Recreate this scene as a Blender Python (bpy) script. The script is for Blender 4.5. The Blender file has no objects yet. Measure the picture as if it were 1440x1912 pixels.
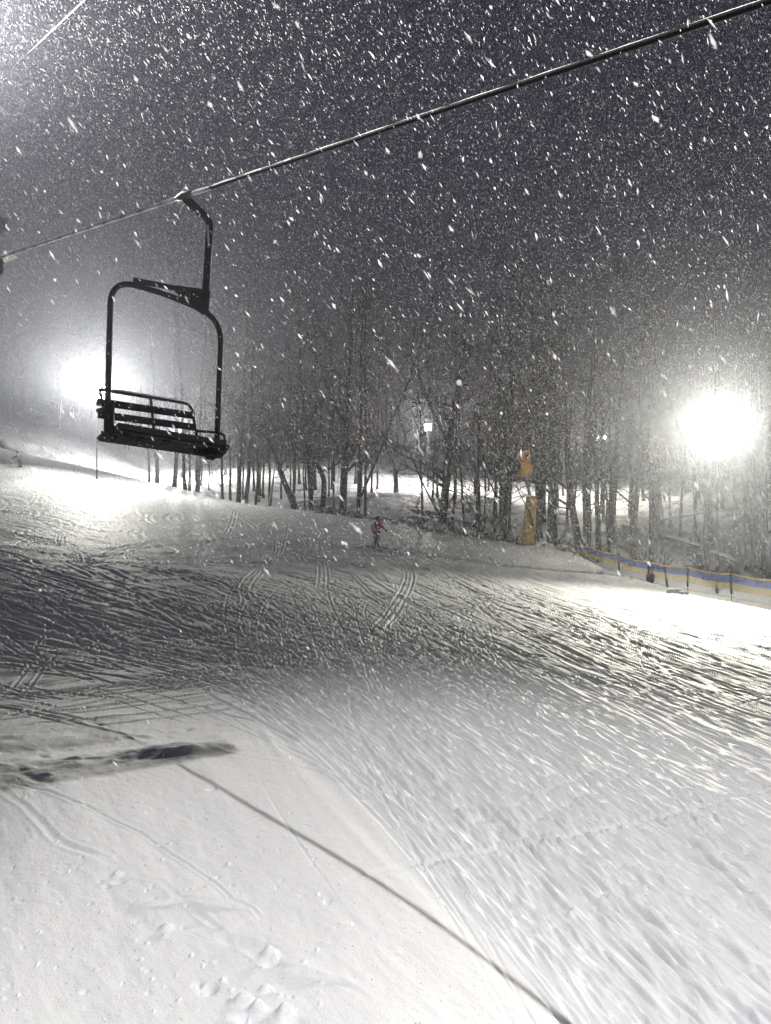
import bpy, math, random
import numpy as np
from mathutils import Vector, Matrix

rnd = random.Random(7)
nr = np.random.RandomState(11)
R = math.radians
scene = bpy.context.scene
COL = scene.collection

# ------------------------------------------------------------------ camera, world, exposure
F = 1436.0          # focal length in photo pixels
cam_d = bpy.data.cameras.new('camera')
cam_d.sensor_fit = 'VERTICAL'; cam_d.sensor_height = 24.0
cam_d.lens = 24.0 * F / 1912.0
cam_d.clip_start = 0.05; cam_d.clip_end = 3000
cam = bpy.data.objects.new('camera', cam_d); COL.objects.link(cam)
cam.location = (0, 0, 0); cam.rotation_euler = (R(90), 0, 0)
scene.camera = cam
cam_d.dof.use_dof = True; cam_d.dof.focus_distance = 14.0; cam_d.dof.aperture_fstop = 6.0

w = bpy.data.worlds.new('World'); scene.world = w; w.use_nodes = True
nt = w.node_tree; bg = nt.nodes['Background']
sky = nt.nodes.new('ShaderNodeTexSky'); sky.sky_type = 'NISHITA'; sky.sun_disc = False
sky.sun_elevation = R(-2.0); sky.sun_rotation = R(200)
vm = nt.nodes.new('ShaderNodeVectorMath'); vm.operation = 'MULTIPLY'; vm.inputs[1].default_value = (.74, .75, 1.5)   # bluish night
nt.links.new(sky.outputs[0], vm.inputs[0]); nt.links.new(vm.outputs[0], bg.inputs[0]); bg.inputs[1].default_value = 0.10

scene.view_settings.view_transform = 'Standard'; scene.view_settings.look = 'None'
scene.view_settings.gamma = 1.0; scene.view_settings.exposure = 0.0
scene.cycles.max_bounces = 4; scene.cycles.diffuse_bounces = 2; scene.cycles.glossy_bounces = 1
scene.cycles.transmission_bounces = 2; scene.cycles.volume_bounces = 0
scene.cycles.transparent_max_bounces = 6
scene.cycles.use_denoising = True
scene.cycles.sample_clamp_indirect = 4.0

# lamp powers (watts)
P_NEAR = 10400; P_UPPER = 60000; P_LEFT = 84000; P_RIGHT = 22000; P_FAR = 18000; P_HILL = 44000
HAZE = 0.0009

# ------------------------------------------------------------------ helpers
def tag(o, label=None, cat=None, group=None, kind=None):
    if label: o['label'] = label
    if cat: o['category'] = cat
    if group: o['group'] = group
    if kind: o['kind'] = kind
    return o

def empty(name, loc=(0, 0, 0)):
    o = bpy.data.objects.new(name, None); COL.objects.link(o); o.location = loc
    o.empty_display_size = 0.2
    return o

class MB:
    def __init__(s): s.v = []; s.f = []
    def box(s, c, h, M=None):
        n = len(s.v); c = Vector(c)
        for k in range(8):
            p = Vector(((k & 1) * 2 - 1, ((k >> 1) & 1) * 2 - 1, ((k >> 2) & 1) * 2 - 1))
            p = Vector((p.x * h[0], p.y * h[1], p.z * h[2]))
            if M is not None: p = M @ p
            s.v.append(c + p)
        for q in ((0, 2, 3, 1), (4, 5, 7, 6), (0, 1, 5, 4), (2, 6, 7, 3), (0, 4, 6, 2), (1, 3, 7, 5)):
            s.f.append(tuple(n + i for i in q))
        return s
    def tube(s, pts, rad, sides=8, cap=True):
        pts = [Vector(p) for p in pts]
        if not hasattr(rad, '__len__'): rad = [rad] * len(pts)
        n0 = len(s.v); prev = None
        for i, p in enumerate(pts):
            a = pts[max(i - 1, 0)]; b = pts[min(i + 1, len(pts) - 1)]
            t = (b - a).normalized()
            if prev is None:
                ref = Vector((0, 0, 1)) if abs(t.z) < .9 else Vector((1, 0, 0))
                u = t.cross(ref).normalized()
            else:
                u = (prev - t * prev.dot(t)).normalized()
            prev = u; v = t.cross(u)
            for k in range(sides):
                an = 2 * math.pi * k / sides
                s.v.append(p + (u * math.cos(an) + v * math.sin(an)) * rad[i])
        for i in range(len(pts) - 1):
            for k in range(sides):
                a = n0 + i * sides + k; b = n0 + i * sides + (k + 1) % sides
                s.f.append((a, b, b + sides, a + sides))
        if cap:
            s.f.append(tuple(n0 + k for k in range(sides))[::-1])
            e = n0 + (len(pts) - 1) * sides
            s.f.append(tuple(e + k for k in range(sides)))
        return s
    def prism(s, poly, off):
        n = len(s.v); off = Vector(off); poly = [Vector(p) for p in poly]; m = len(poly)
        for p in poly: s.v.append(p - off)
        for p in poly: s.v.append(p + off)
        s.f.append(tuple(n + i for i in range(m))[::-1]); s.f.append(tuple(n + m + i for i in range(m)))
        for i in range(m):
            j = (i + 1) % m; s.f.append((n + i, n + j, n + m + j, n + m + i))
        return s
    def blob(s, c, r, seed=0, amp=.25, seg=10, ring=7, M=None):
        rr = random.Random(seed); n = len(s.v); c = Vector(c)
        for i in range(ring + 1):
            th = math.pi * i / ring
            for k in range(seg):
                ph = 2 * math.pi * k / seg
                j = 1 if i in (0, ring) else 1 + amp * (rr.random() - .5) * 2
                p = Vector((r[0] * math.sin(th) * math.cos(ph), r[1] * math.sin(th) * math.sin(ph), r[2] * math.cos(th))) * j
                if M is not None: p = M @ p
                s.v.append(c + p)
        for i in range(ring):
            for k in range(seg):
                a = n + i * seg + k; b = n + i * seg + (k + 1) % seg
                s.f.append((a, a + seg, b + seg, b))
        return s
    def build(s, name, mat, parent=None, smooth=False, origin=None):
        me = bpy.data.meshes.new(name)
        o0 = Vector(origin) if origin is not None else Vector((0, 0, 0))
        me.from_pydata([tuple(v - o0) for v in s.v], [], s.f); me.update()
        if smooth: me.polygons.foreach_set('use_smooth', [True] * len(me.polygons))
        me.materials.append(mat)
        o = bpy.data.objects.new(name, me); COL.objects.link(o)
        if origin is not None: o.location = origin
        if parent is not None: o.parent = parent
        return o

def mat(name, col, rough=.6, metal=0., bump=0, bscale=20, var=0., vscale=4., emit=None, col2=None):
    m = bpy.data.materials.new(name); m.use_nodes = True
    t = m.node_tree; b = t.nodes['Principled BSDF']
    b.inputs['Roughness'].default_value = rough; b.inputs['Metallic'].default_value = metal
    b.inputs['Base Color'].default_value = (*col, 1)
    if var or col2:
        tc = t.nodes.new('ShaderNodeTexCoord'); n = t.nodes.new('ShaderNodeTexNoise')
        n.inputs['Scale'].default_value = vscale; n.inputs['Detail'].default_value = 6
        t.links.new(tc.outputs['Object'], n.inputs['Vector'])
        cr = t.nodes.new('ShaderNodeValToRGB')
        c2 = col2 if col2 else tuple(min(1, c * (1 + var)) for c in col)
        c1 = col if col2 else tuple(c * (1 - var) for c in col)
        cr.color_ramp.elements[0].color = (*c1, 1); cr.color_ramp.elements[1].color = (*c2, 1)
        cr.color_ramp.elements[0].position = .38; cr.color_ramp.elements[1].position = .62
        t.links.new(n.outputs[0], cr.inputs[0]); t.links.new(cr.outputs[0], b.inputs['Base Color'])
    if bump:
        tc = t.nodes.new('ShaderNodeTexCoord'); n = t.nodes.new('ShaderNodeTexNoise')
        n.inputs['Scale'].default_value = bscale; n.inputs['Detail'].default_value = 5
        t.links.new(tc.outputs['Object'], n.inputs['Vector'])
        bp = t.nodes.new('ShaderNodeBump'); bp.inputs['Distance'].default_value = bump
        t.links.new(n.outputs[0], bp.inputs['Height']); t.links.new(bp.outputs[0], b.inputs['Normal'])
    if emit:
        b.inputs['Emission Color'].default_value = (*emit[0], 1); b.inputs['Emission Strength'].default_value = emit[1]
    return m

M_BARK = mat('bark', (.022, .020, .018), .9, bump=.03, bscale=14, col2=(.055, .050, .046), vscale=3)
M_TWIG = mat('twig', (.036, .024, .019), .9, var=.3)
M_BIRCH = mat('pale_bark', (.55, .54, .52), .85, col2=(.25, .24, .23), vscale=5, bump=.01)
M_BLACK = mat('dark_steel', (.007, .007, .009), .5, .0, bump=.003, bscale=60, var=.4, vscale=30)
M_SEAT = mat('seat_slats', (.010, .009, .012), .6, bump=.02, bscale=25, var=.5, vscale=12)
M_GALV = mat('galvanised_steel', (.18, .18, .185), .45, .6, var=.25, vscale=8)
M_ROPE = mat('steel_rope', (.009, .008, .008), .8, 0, bump=.004, bscale=90, var=.3, vscale=40)
M_SNOWP = mat('packed_snow', (.84, .85, .87), .7, bump=.02, bscale=18)
M_YEL = mat('ochre_padding', (.50, .32, .05), .75, col2=(.27, .15, .02), vscale=5, bump=.02, bscale=9)
M_ORG = mat('orange_paint', (.60, .32, .06), .5, col2=(.36, .18, .03), vscale=6)
M_BLUE = mat('blue_netting', (.07, .14, .50), .7, col2=(.16, .25, .65), vscale=6)
M_NYEL = mat('yellow_netting', (.80, .60, .10), .7, var=.2)
M_NPALE = mat('pale_blue_netting', (.28, .34, .55), .7, var=.2)
M_JACKET = mat('pink_jacket', (.62, .08, .26), .7, col2=(.28, .03, .10), vscale=5)
M_PANTS = mat('pale_grey_trousers', (.34, .36, .36), .8, col2=(.14, .16, .16), vscale=6)
M_SKIN = mat('skin', (.45, .27, .2), .6)
M_DGREY = mat('dark_clothing', (.04, .042, .045), .8, var=.3)
M_ROCK = mat('dirt_and_rock', (.05, .045, .04), .9, col2=(.6, .61, .63), vscale=4, bump=.04, bscale=8)
M_LENS = mat('lamp_lens', (1, 1, 1), .3, emit=((1, .98, .86), 60))
M_LENSF = mat('far_lamp_lens', (1, 1, 1), .3, emit=((1, .95, .90), 60))

for m_ in (M_BLACK, M_SEAT, M_ROPE): m_.node_tree.nodes['Principled BSDF'].inputs['Specular IOR Level'].default_value = .12

# ------------------------------------------------------------------ terrain
PX = lambda px: (px - 720) / F
def tps_fit(P, Z, smooth=1e-4):
    P = np.array(P, float); Z = np.array(Z, float); n = len(P)
    d = np.linalg.norm(P[:, None] - P[None], axis=2)
    K = np.where(d > 0, d * d * np.log(d + 1e-12), 0) + smooth * np.eye(n)
    A = np.zeros((n + 3, n + 3)); A[:n, :n] = K
    Q = np.hstack([np.ones((n, 1)), P]); A[:n, n:] = Q; A[n:, :n] = Q.T
    s = np.linalg.solve(A, np.concatenate([Z, np.zeros(3)]))
    def f(a, b):
        out = s[n] + s[n + 1] * a + s[n + 2] * b
        for i in range(n):
            r2 = (a - P[i, 0]) ** 2 + (b - P[i, 1]) ** 2
            out = out + s[i] * .5 * r2 * np.log(r2 + 1e-12)
        return out
    return f
def ctl(pts):
    P = []; Z = []
    for px, py, Y in pts:
        P.append((PX(px), math.log(Y) * .6)); Z.append(-(py - 956) / F * Y)
    return P, Z
piste_pts = []
for px in (-700, -200, 0, 360, 720, 1080, 1440, 1700, 2200):
    zr = .55 * min(2, max(0, (px - 720) / 720))
    for z_, Y_ in ((3.46, 3), (3.5, 5.2), (3.52, 8), (3.52 if px > 100 else 3.4, 11.6)):
        piste_pts.append((px, 956 + (z_ + zr) / Y_ * F, Y_))
piste_pts += [(720, 1200, 20), (1080, 1222, 20), (1440, 1244, 20), (0, 1206, 19.5), (360, 1208, 19.5), (-300, 1206, 19.5), (720, 1103, 29), (1440, 1158, 28),
    (1080, 1144, 27), (0, 1040, 28.5), (360, 1066, 28.5), (-300, 1036, 28.5), (0, 1000, 38), (360, 1032, 38), (703, 1025, 42), (1000, 1058, 42), (1300, 1118, 34), (1440, 1132, 32),
    (300, 985, 50), (30, 873, 82), (0, 965, 50), (150, 905, 70), (0, 915, 64), (-300, 980, 42), (-300, 860, 85), (-700, 860, 60), (-700, 1060, 30),
    (700, 970, 57), (430, 935, 76), (240, 890, 96), (0, 836, 122), (-300, 770, 130), (560, 952, 65), (900, 1003, 53), (1050, 1022, 50),
    (1130, 1062, 43), (1170, 1080, 40), (1700, 1165, 28), (2200, 1230, 24), (2200, 1140, 34), (1700, 1130, 36)]
fP = tps_fit(*ctl(piste_pts))
hill_pts = [(700, 948, 78), (760, 962, 72), (740, 905, 110), (820, 935, 84), (600, 935, 90), (650, 885, 130), (720, 866, 170), (950, 888, 160),
    (900, 985, 72), (1000, 990, 68), (1200, 885, 160), (1200, 1004, 64), (1300, 1045, 58), (1400, 1112, 45), (1430, 885, 170), (1300, 950, 95),
    (500, 918, 110), (430, 910, 118), (300, 868, 160), (240, 866, 150), (100, 800, 170), (0, 780, 170), (-400, 740, 180),
    (-400, 700, 400), (0, 735, 400), (300, 800, 400), (720, 838, 400), (1080, 850, 400), (1440, 855, 400), (2000, 860, 400),
    (2000, 900, 170), (2000, 1080, 60), (1700, 1110, 48), (1440, 1134, 38), (1440, 1055, 64), (1300, 1100, 43), (-400, 740, 140), (1100, 940, 100), (900, 910, 120)]
fH = tps_fit(*ctl(hill_pts))
CR_X = np.array([PX(p) for p in (-900, -300, 0, 240, 430, 560, 700, 900, 1050, 1130, 1300, 1440, 1800, 2400)])
CR_Y = np.array([135, 130, 122, 96, 76, 65, 57, 53, 50, 43, 35.5, 31, 30, 29.])

def vnoise(x, y, seed=0):
    xi = np.floor(x).astype(np.int64); yi = np.floor(y).astype(np.int64); fx = x - xi; fy = y - yi
    fx = fx * fx * (3 - 2 * fx); fy = fy * fy * (3 - 2 * fy)
    def h(a, b):
        n = (a * 374761393 + b * 668265263 + seed * 144269) & 0x7fffffff
        n = ((n ^ (n >> 13)) * 1274126177) & 0x7fffffff
        return ((n ^ (n >> 16)) & 0xffff) / 65535.0
    return (h(xi, yi) * (1 - fx) + h(xi + 1, yi) * fx) * (1 - fy) + (h(xi, yi + 1) * (1 - fx) + h(xi + 1, yi + 1) * fx) * fy
def fbm(x, y, o=4, seed=0):
    s = 0; a = .5
    for i in range(o):
        s = s + a * (vnoise(x, y, seed + i) - .5); x = x * 2.03; y = y * 2.03; a *= .5
    return s

def crest_of(u): return np.interp(u, CR_X, CR_Y)
def base_z(X, Y):
    Ye = np.maximum(Y, 3.0)
    u = np.clip(X / Ye, -1.0, 1.05); v = np.log(np.clip(Ye, 3, 420)) * .6
    Yc = crest_of(u)
    zp = fP(u, v); zh = fH(u, v)
    vc = np.log(Yc) * .6
    k = np.clip((Ye - Yc) / (2.2 + .05 * Yc), 0, 1); k = k * k * (3 - 2 * k)
    z = zp * (1 - k) + zh * k
    z = z - .9 * np.exp(-((Ye - Yc - 4) / 2.2) ** 2)
    z = z + k * (fbm(X / 6, Y / 6, 4, 3) * 1.6 + fbm(X / 25, Y / 25, 3, 9) * 2.5) * np.clip((Y - Yc) / 15, 0, 1)
    z = z + (1 - k) * (fbm(X / 4, Y / 4, 3, 5) * .10)
    # ragged bank along the crest
    z = z + np.exp(-((Ye - Yc) / 1.1) ** 2) * np.clip(fbm(X / .9, Y / .9, 4, 21) * 1.3, 0, .5) * (u > -.25) * (u < .24)
    return z

def gz(x, y):
    return float(base_z(np.array([float(x)]), np.array([float(y)]))[0])
_Ys = np.exp(np.linspace(math.log(3.2), math.log(300), 1500))
def hit(px, py):
    u = PX(px); zz = base_z(u * _Ys, _Ys); pp = 956 - zz / _Ys * F
    i = np.argmax(pp < py)
    return u * _Ys[i], _Ys[i]

# ---- sheet grid
rows = [-12.0]
while rows[-1] < 2.6: rows.append(rows[-1] + .35)
while rows[-1] < 420: rows.append(rows[-1] + .00105 * max(rows[-1], 4.2) ** 1.4)
rows = np.array(rows + [460., 520, 620, 800])
s = np.concatenate([np.linspace(-1.5, -.56, 90, endpoint=False), np.linspace(-.56, .56, 1350), np.linspace(.56, 1.5, 91)[1:]])
W = np.maximum(rows, 0) + 3.0
GX = W[:, None] * s[None]; GY = np.repeat(rows[:, None], len(s), 1)
GZ = base_z(GX, GY)

# ---- ski tracks pressed into the snow
rng = np.random.RandomState(5)
def carve(Y0, Y1, xf, half=.05, depth=.02, berm=.35, wob=True, everywhere=False):
    i0 = np.searchsorted(rows, Y0); i1 = np.searchsorted(rows, Y1)
    if i1 - i0 < 3: return
    Yr = rows[i0:i1]; xc = xf(Yr)
    m = np.gradient(xc, Yr); cs = 1 / np.sqrt(1 + m * m)
    sc_ = xc / W[i0:i1]
    reach = 3.2 * half / cs / W[i0:i1]
    a = np.searchsorted(s, sc_ - reach); b = np.searchsorted(s, sc_ + reach)
    wmax = int(np.clip((b - a).max(), 1, 400))
    idx = a[:, None] + np.arange(wmax)[None]
    ok = (idx < b[:, None]) & (idx < len(s)) & (idx >= 0)
    idx = np.clip(idx, 0, len(s) - 1)
    ri = np.arange(i0, i1)[:, None]
    d = np.abs(GX[ri, idx] - xc[:, None]) * cs[:, None] / half
    env = np.clip((Yr - Y0) / (.06 * (Y1 - Y0) + .2), 0, 1) * np.clip((Y1 - Yr) / (.15 * (Y1 - Y0) + .2), 0, 1)
    mod = .75 + .7 * (vnoise(Yr * .45, Yr * 0 + xc[0], 3) - .3) if wob else 1
    # coarser where the grid is coarser
    g = -np.exp(-(d ** 2) * 1.2) + berm * np.exp(-((d - 1.7) ** 2) * 3)
    dz = depth * g * (env * mod)[:, None] * ok
    if not everywhere:
        gx_ = GX[ri, idx]; gy_ = GY[ri, idx]
        dz = dz * (1 - .95 * smooth_w(gx_, gy_))
    np.add.at(GZ, (np.broadcast_to(ri, idx.shape), idx), dz)

def smooth_w(x, y):        # 1 on the untracked side, 0 on the tracked side, soft and wavy between
    d = (1.25 - .60 * (y - 5.26) + .5 * np.sin(y * 1.3)) - x
    return np.clip(d / 2.0 + .5, 0, 1) * np.clip((12.6 - y) / 1.6, 0, 1)
def smooth_side(x, y):       # the untracked side below the cable's shadow
    return x < 1.32 - .62 * (y - 5.26)
n_tr = 0
for k in range(1900):
    if k < 520: Yc_ = rng.uniform(4.5, 11)
    elif k < 900: Yc_ = rng.uniform(9, 24)
    else: Yc_ = rng.uniform(18, 62)
    u = rng.uniform(-.62, .75); x0 = u * Yc_
    L = rng.uniform(3, 13) * (1 + Yc_ / 16)
    if smooth_side(x0, Yc_) and Yc_ < 11.5 and rng.rand() < .93: continue
    if Yc_ < 13 and x0 < .2: continue
    m = rng.normal(-.32, .09) - .30 * max(u, 0)
    if u < .10 and Yc_ > 13:      # on the left the tracks traverse the slope in long shallow arcs
        m = u + (-1 if rng.rand() < .66 else 1) * rng.uniform(.45, 1.9) * min(1, 26 / Yc_); L = rng.uniform(1.5, 7) * Yc_ / 22
    if rng.rand() < .04 and Yc_ > 9: m = rng.choice([-1, 1]) * rng.uniform(.8, 1.8); L = L / 3; cross = True
    else: cross = False
    A = rng.uniform(0, .12) * (1 + Yc_ / 25) * (rng.rand() < .6); kk = rng.uniform(.15, .6); ph = rng.uniform(0, 6.3)
    bend = rng.normal(0, .010) if not (u < .10 and Yc_ > 13) else rng.normal(0, .06)
    xf = lambda Yv, off=0: x0 + off + m * (Yv - Yc_) + bend * (Yv - Yc_) ** 2 + A * np.sin(kk * Yv + ph)
    half = rng.uniform(.011, .03) * (1 + Yc_ / 30); dp = rng.uniform(.010, .028) * (1 + .3 * (rng.rand() < .2))
    if Yc_ < 13: L *= 2.4; dp *= .95; half = max(half * .9, .016)
    elif Yc_ < 42: dp *= 1.5
    if u < .06 and Yc_ > 13:
        dp *= 1.1
    half = max(half, .0009 * Yc_ ** 1.4 * abs(m) / math.sqrt(1 + m * m))
    if cross: half = max(half, .05); dp *= .6
    gap = rng.uniform(.18, .5) * math.sqrt(1 + m * m)
    carve(Yc_ - L / 2, Yc_ + L / 2, xf, half, dp)
    if rng.rand() < .7: carve(Yc_ - L / 2, Yc_ + L / 2 * .96, lambda Yv: xf(Yv, gap), half, dp)
# wide ploughed ribs of pushed snow running down the right side
for k in range(46):
    Yc_ = rng.uniform(5.5, 22); u = rng.uniform(-.10, .6); x0 = u * Yc_
    if smooth_side(x0 - .2, Yc_): continue
    m = rng.normal(-.34, .10) - .2 * max(u, 0); L = rng.uniform(4, 12)
    xf = lambda Yv: x0 + m * (Yv - Yc_) + .12 * np.sin(.5 * Yv + k)
    carve(Yc_ - L / 2, Yc_ + L / 2, xf, rng.uniform(.10, .20), rng.uniform(.008, .018), berm=.5)
# carved turns that can be picked out in the photo
def carve_px(pts, half=.06, depth=.04, pair=.0, berm=.7):
    if half > .065: half *= .55; depth *= .32; pair *= .7
    P = sorted([hit(a, b) for a, b in pts], key=lambda p: p[1])
    Ys = np.array([p[1] for p in P]); Xs = np.array([p[0] for p in P])
    def xf(Yv, off=0):
        # smooth interpolation
        t = np.interp(Yv, Ys, np.arange(len(Ys)))
        i = np.clip(np.floor(t).astype(int), 0, len(Ys) - 2); f = t - i
        p0 = Xs[np.clip(i - 1, 0, len(Xs) - 1)]; p1 = Xs[i]; p2 = Xs[i + 1]; p3 = Xs[np.clip(i + 2, 0, len(Xs) - 1)]
        return off + .5 * ((2 * p1) + (-p0 + p2) * f + (2 * p0 - 5 * p1 + 4 * p2 - p3) * f * f + (-p0 + 3 * p1 - 3 * p2 + p3) * f ** 3)
    carve(Ys[0], Ys[-1], xf, half, depth, berm, everywhere=True)
    if pair: carve(Ys[0], Ys[-1], lambda Yv: xf(Yv, pair), half, depth, berm, everywhere=True)
carve_px([(735, 1035), (757, 1065), (752, 1095), (725, 1140), (690, 1185)], .09, .09, .5, .9)
carve_px([(586, 1015), (594, 1050), (590, 1098)], .09, .08, .5, .9)
carve_px([(515, 1005), (512, 1030), (475, 1065), (448, 1095), (450, 1125)], .09, .08, .5, .9)
carve_px([(540, 975), (534, 1000), (520, 1040)], .1, .08, 0, .9)
carve_px([(440, 950), (432, 970), (415, 1000)], .1, .08, .4, .9)
carve_px([(130, 985), (105, 1010), (145, 1050)], .09, .08, .5, .9)
carve_px([(300, 1140), (420, 1220), (470, 1260), (560, 1330), (690, 1480), (880, 1700), (1010, 1830)], .06, .010, 0, .3)
carve_px([(420, 1100), (600, 1210), (800, 1330), (1000, 1480)], .05, .02, .4, .6)
carve_px([(760, 1240), (1000, 1262), (1200, 1272), (1440, 1305)], .05, .035, 0, .2)
carve_px([(640, 1120), (800, 1150), (1000, 1190), (1180, 1240), (1440, 1360)], .07, .05, 0, .3)
carve_px([(900, 1330), (1010, 1400), (1110, 1520), (1240, 1700)], .03, .015, .3, .6)
carve_px([(0, 1190), (90, 1160), (190, 1115), (300, 1085)], .07, .05, .5, .7)
carve_px([(0, 1300), (70, 1230), (160, 1170), (240, 1150)], .07, .05, .5, .7)

# ---- trampled bumps, clods and footprints in the near snow
near = GY < 14
def lump(px, py, rx, ry, h, skew=0):
    if py > 1600: h *= 1.5
    x, y = hit(px, py)
    sel = (np.abs(GX - x) < rx * 3.5) & (np.abs(GY - y) < ry * 3.5)
    dx = GX[sel] - x; dy = GY[sel] - y - skew * dx
    GZ[sel] += h * np.exp(-((dx / rx) ** 2 + (dy / ry) ** 2) ** 1.3)
lump(503, 1780, .055, .05, .055); lump(503, 1800, .09, .05, -.03)
lump(455, 1872, .08, .045, .05); lump(480, 1885, .05, .04, .05); lump(460, 1900, .12, .05, -.035)
lump(530, 1890, .05, .05, .05); lump(545, 1910, .07, .05, -.03); lump(495, 1850, .05, .03, .03)
lump(388, 1848, .05, .05, -.07); lump(368, 1840, .03, .03, -.04); lump(310, 1738, .05, .05, .03)
lump(218, 1637, .05, .03, .04); lump(218, 1648, .07, .03, -.03); lump(195, 1657, .04, .03, -.05)
lump(400, 1690, .25, .03, .03, -.3); lump(300, 1690, .2, .04, .02, .2); lump(395, 1475, .06, .05, -.04)
lump(580, 1815, .25, .05, .03, -.35); lump(440, 1760, .35, .06, -.045, -.5); lump(330, 1400, .8, .25, .08, .2)
carve_px([(250, 1632), (300, 1650), (350, 1690), (430, 1760), (500, 1800), (600, 1815), (700, 1880)], .03, .007, 0, .8)
carve_px([(0, 1465), (60, 1520), (110, 1570), (210, 1620)], .04, .008, 0, .8)
carve_px([(0, 1455), (90, 1480), (200, 1525)], .025, .008, 0, 1.0)
carve_px([(150, 1490), (270, 1560), (430, 1680), (490, 1725)], .018, .008, 0, 1.0)
carve_px([(270, 1590), (400, 1560), (500, 1520)], .02, .006, 0, 1.0)
for k in range(150):
    lump(rng.uniform(0, 640), rng.uniform(1480, 1900), rng.uniform(.008, .025), rng.uniform(.008, .025), rng.choice([-1, 1]) * rng.uniform(.006, .02))
for k in range(12):
    lump(rng.uniform(300, 1440), rng.uniform(1300, 1900), rng.uniform(.02, .06), rng.uniform(.02, .06), rng.choice([-1, 1]) * rng.uniform(.01, .03))
# broken ridges and hollows in the dim patch at the left
for k in range(60):
    lump(rng.uniform(-40, 420), rng.uniform(1130, 1400), rng.uniform(.10, .5), rng.uniform(.08, .25), rng.choice([-1, 1]) * rng.uniform(.01, .028), rng.uniform(-.6, .6))

# chattered snow texture as true relief
ns = 1 - .82 * smooth_w(GX, GY)
fade = np.clip((crest_of(np.clip(GX / np.maximum(GY, 3), -1, 1)) - GY) / 3, 0, 1) * (GY > 2.5)
for k in range(46):
    q = rng.rand(); lump(-20 + 440 * q + rng.uniform(-20, 20), 1455 - 85 * q + rng.uniform(-34, 26), rng.uniform(.05, .3), rng.uniform(.04, .14), rng.choice([-1, 1, 1]) * rng.uniform(.008, .028), rng.uniform(-.8, .8))
GZ += smooth_w(GX, GY) * fbm(GX / .05, GY / .035, 2, 95) * .0035
wa = GX + .33 * GY + .10 * np.clip(GX, 0, 40) + fbm(GX / 7, GY / 9, 2, 81) * 1.6
wb = GY + 0 * GX
wl = np.clip(-GX / np.maximum(GY, 4) / .15, 0, 1) * np.clip((GY - 12) / 3, 0, 1)
wa2 = (GY - .45 * GX) * .7 + fbm(GX / 6, GY / 6, 2, 83) * 1.2
def fb2(a, b, o, sd): return fbm(wa / a, wb / b, o, sd) * (1 - wl) + wl * fbm(wa2 / a, GX / b, o, sd)
zone = 1 - .0 * np.clip(.12 - GX / np.maximum(GY, 4), 0, .1) / .1 * np.clip((GY - 13) / 2, 0, 1) * np.clip((36 - GY) / 6, 0, 1)
ridg = lambda v: np.abs(v) * 2
GZ += zone * fade * ns * (fb2(.11, 13, 2, 31) * .015 + fb2(.5, 16.0, 2, 35) * .014 - ridg(fb2(.22, 12.0, 2, 37)) * .005
                   + fbm(GX / .16 + GY * .3, GY / .07, 3, 41) * .003 * (.3 + 1.4 * vnoise(wa / .5, wb / 3, 43)))
GZ += zone * fade * np.clip((GY - 11) / 12, 0, 1) * (fb2(.22, 9, 3, 51) * .085 + fbm(GX / .9 + GY * .25, GY / .6, 3, 55) * .022)
GZ += fade * (1 - ns) * (fbm((GX + .6 * GY) / .35, (GY - .3 * GX) / 1.1, 4, 91) * .05 + fbm((GX - .9 * GY) / .5, (GY + GX) / 1.6, 3, 93) * .035)
GZ += fade * (fbm(GX / 2.6, GY / 1.6, 2, 61) * .08)

def grid_mesh(name, X, Y, Z, m):
    nr_, nc = X.shape
    me = bpy.data.meshes.new(name)
    co = np.stack([X, Y, Z], 2).reshape(-1, 3).astype(np.float32)
    i = np.arange((nr_ - 1) * (nc - 1)); r_ = i // (nc - 1); c_ = i % (nc - 1); a = r_ * nc + c_
    q = np.stack([a, a + 1, a + nc + 1, a + nc], 1).astype(np.int32)
    me.vertices.add(len(co)); me.vertices.foreach_set('co', co.ravel())
    me.loops.add(q.size); me.loops.foreach_set('vertex_index', q.ravel())
    me.polygons.add(len(q)); me.polygons.foreach_set('loop_start', np.arange(0, q.size, 4, dtype=np.int32))
    me.polygons.foreach_set('use_smooth', np.ones(len(q), bool))
    me.update(calc_edges=True); me.materials.append(m)
    o = bpy.data.objects.new(name, me); COL.objects.link(o); return o

ms = bpy.data.materials.new('snow'); ms.use_nodes = True
t = ms.node_tree; b = t.nodes['Principled BSDF']
b.inputs['Base Color'].default_value = (.80, .81, .85, 1); b.inputs['Roughness'].default_value = .62
geo = t.nodes.new('ShaderNodeNewGeometry')
def rotscale(ang, sc):
    a_ = t.nodes.new('ShaderNodeMapping'); a_.inputs['Rotation'].default_value = (0, 0, R(ang)); t.links.new(geo.outputs['Position'], a_.inputs['Vector'])
    b_ = t.nodes.new('ShaderNodeMapping'); b_.inputs['Scale'].default_value = sc; t.links.new(a_.outputs[0], b_.inputs['Vector']); return b_
mp1 = rotscale(28, (4.5, 6.5, 5)); mp2 = rotscale(-19, (10, .9, 2))
n1 = t.nodes.new('ShaderNodeTexNoise'); n1.inputs['Scale'].default_value = 1.0; n1.inputs['Detail'].default_value = 9; n1.inputs['Roughness'].default_value = .62
n2 = t.nodes.new('ShaderNodeTexNoise'); n2.inputs['Scale'].default_value = 1.0; n2.inputs['Detail'].default_value = 6
n3 = t.nodes.new('ShaderNodeTexNoise'); n3.inputs['Scale'].default_value = 55; n3.inputs['Detail'].default_value = 4
t.links.new(mp1.outputs[0], n1.inputs['Vector']); t.links.new(mp2.outputs[0], n2.inputs['Vector'])
t.links.new(geo.outputs['Position'], n3.inputs['Vector'])
b1 = t.nodes.new('ShaderNodeBump'); b1.inputs['Distance'].default_value = .022
b2 = t.nodes.new('ShaderNodeBump'); b2.inputs['Distance'].default_value = .0
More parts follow.
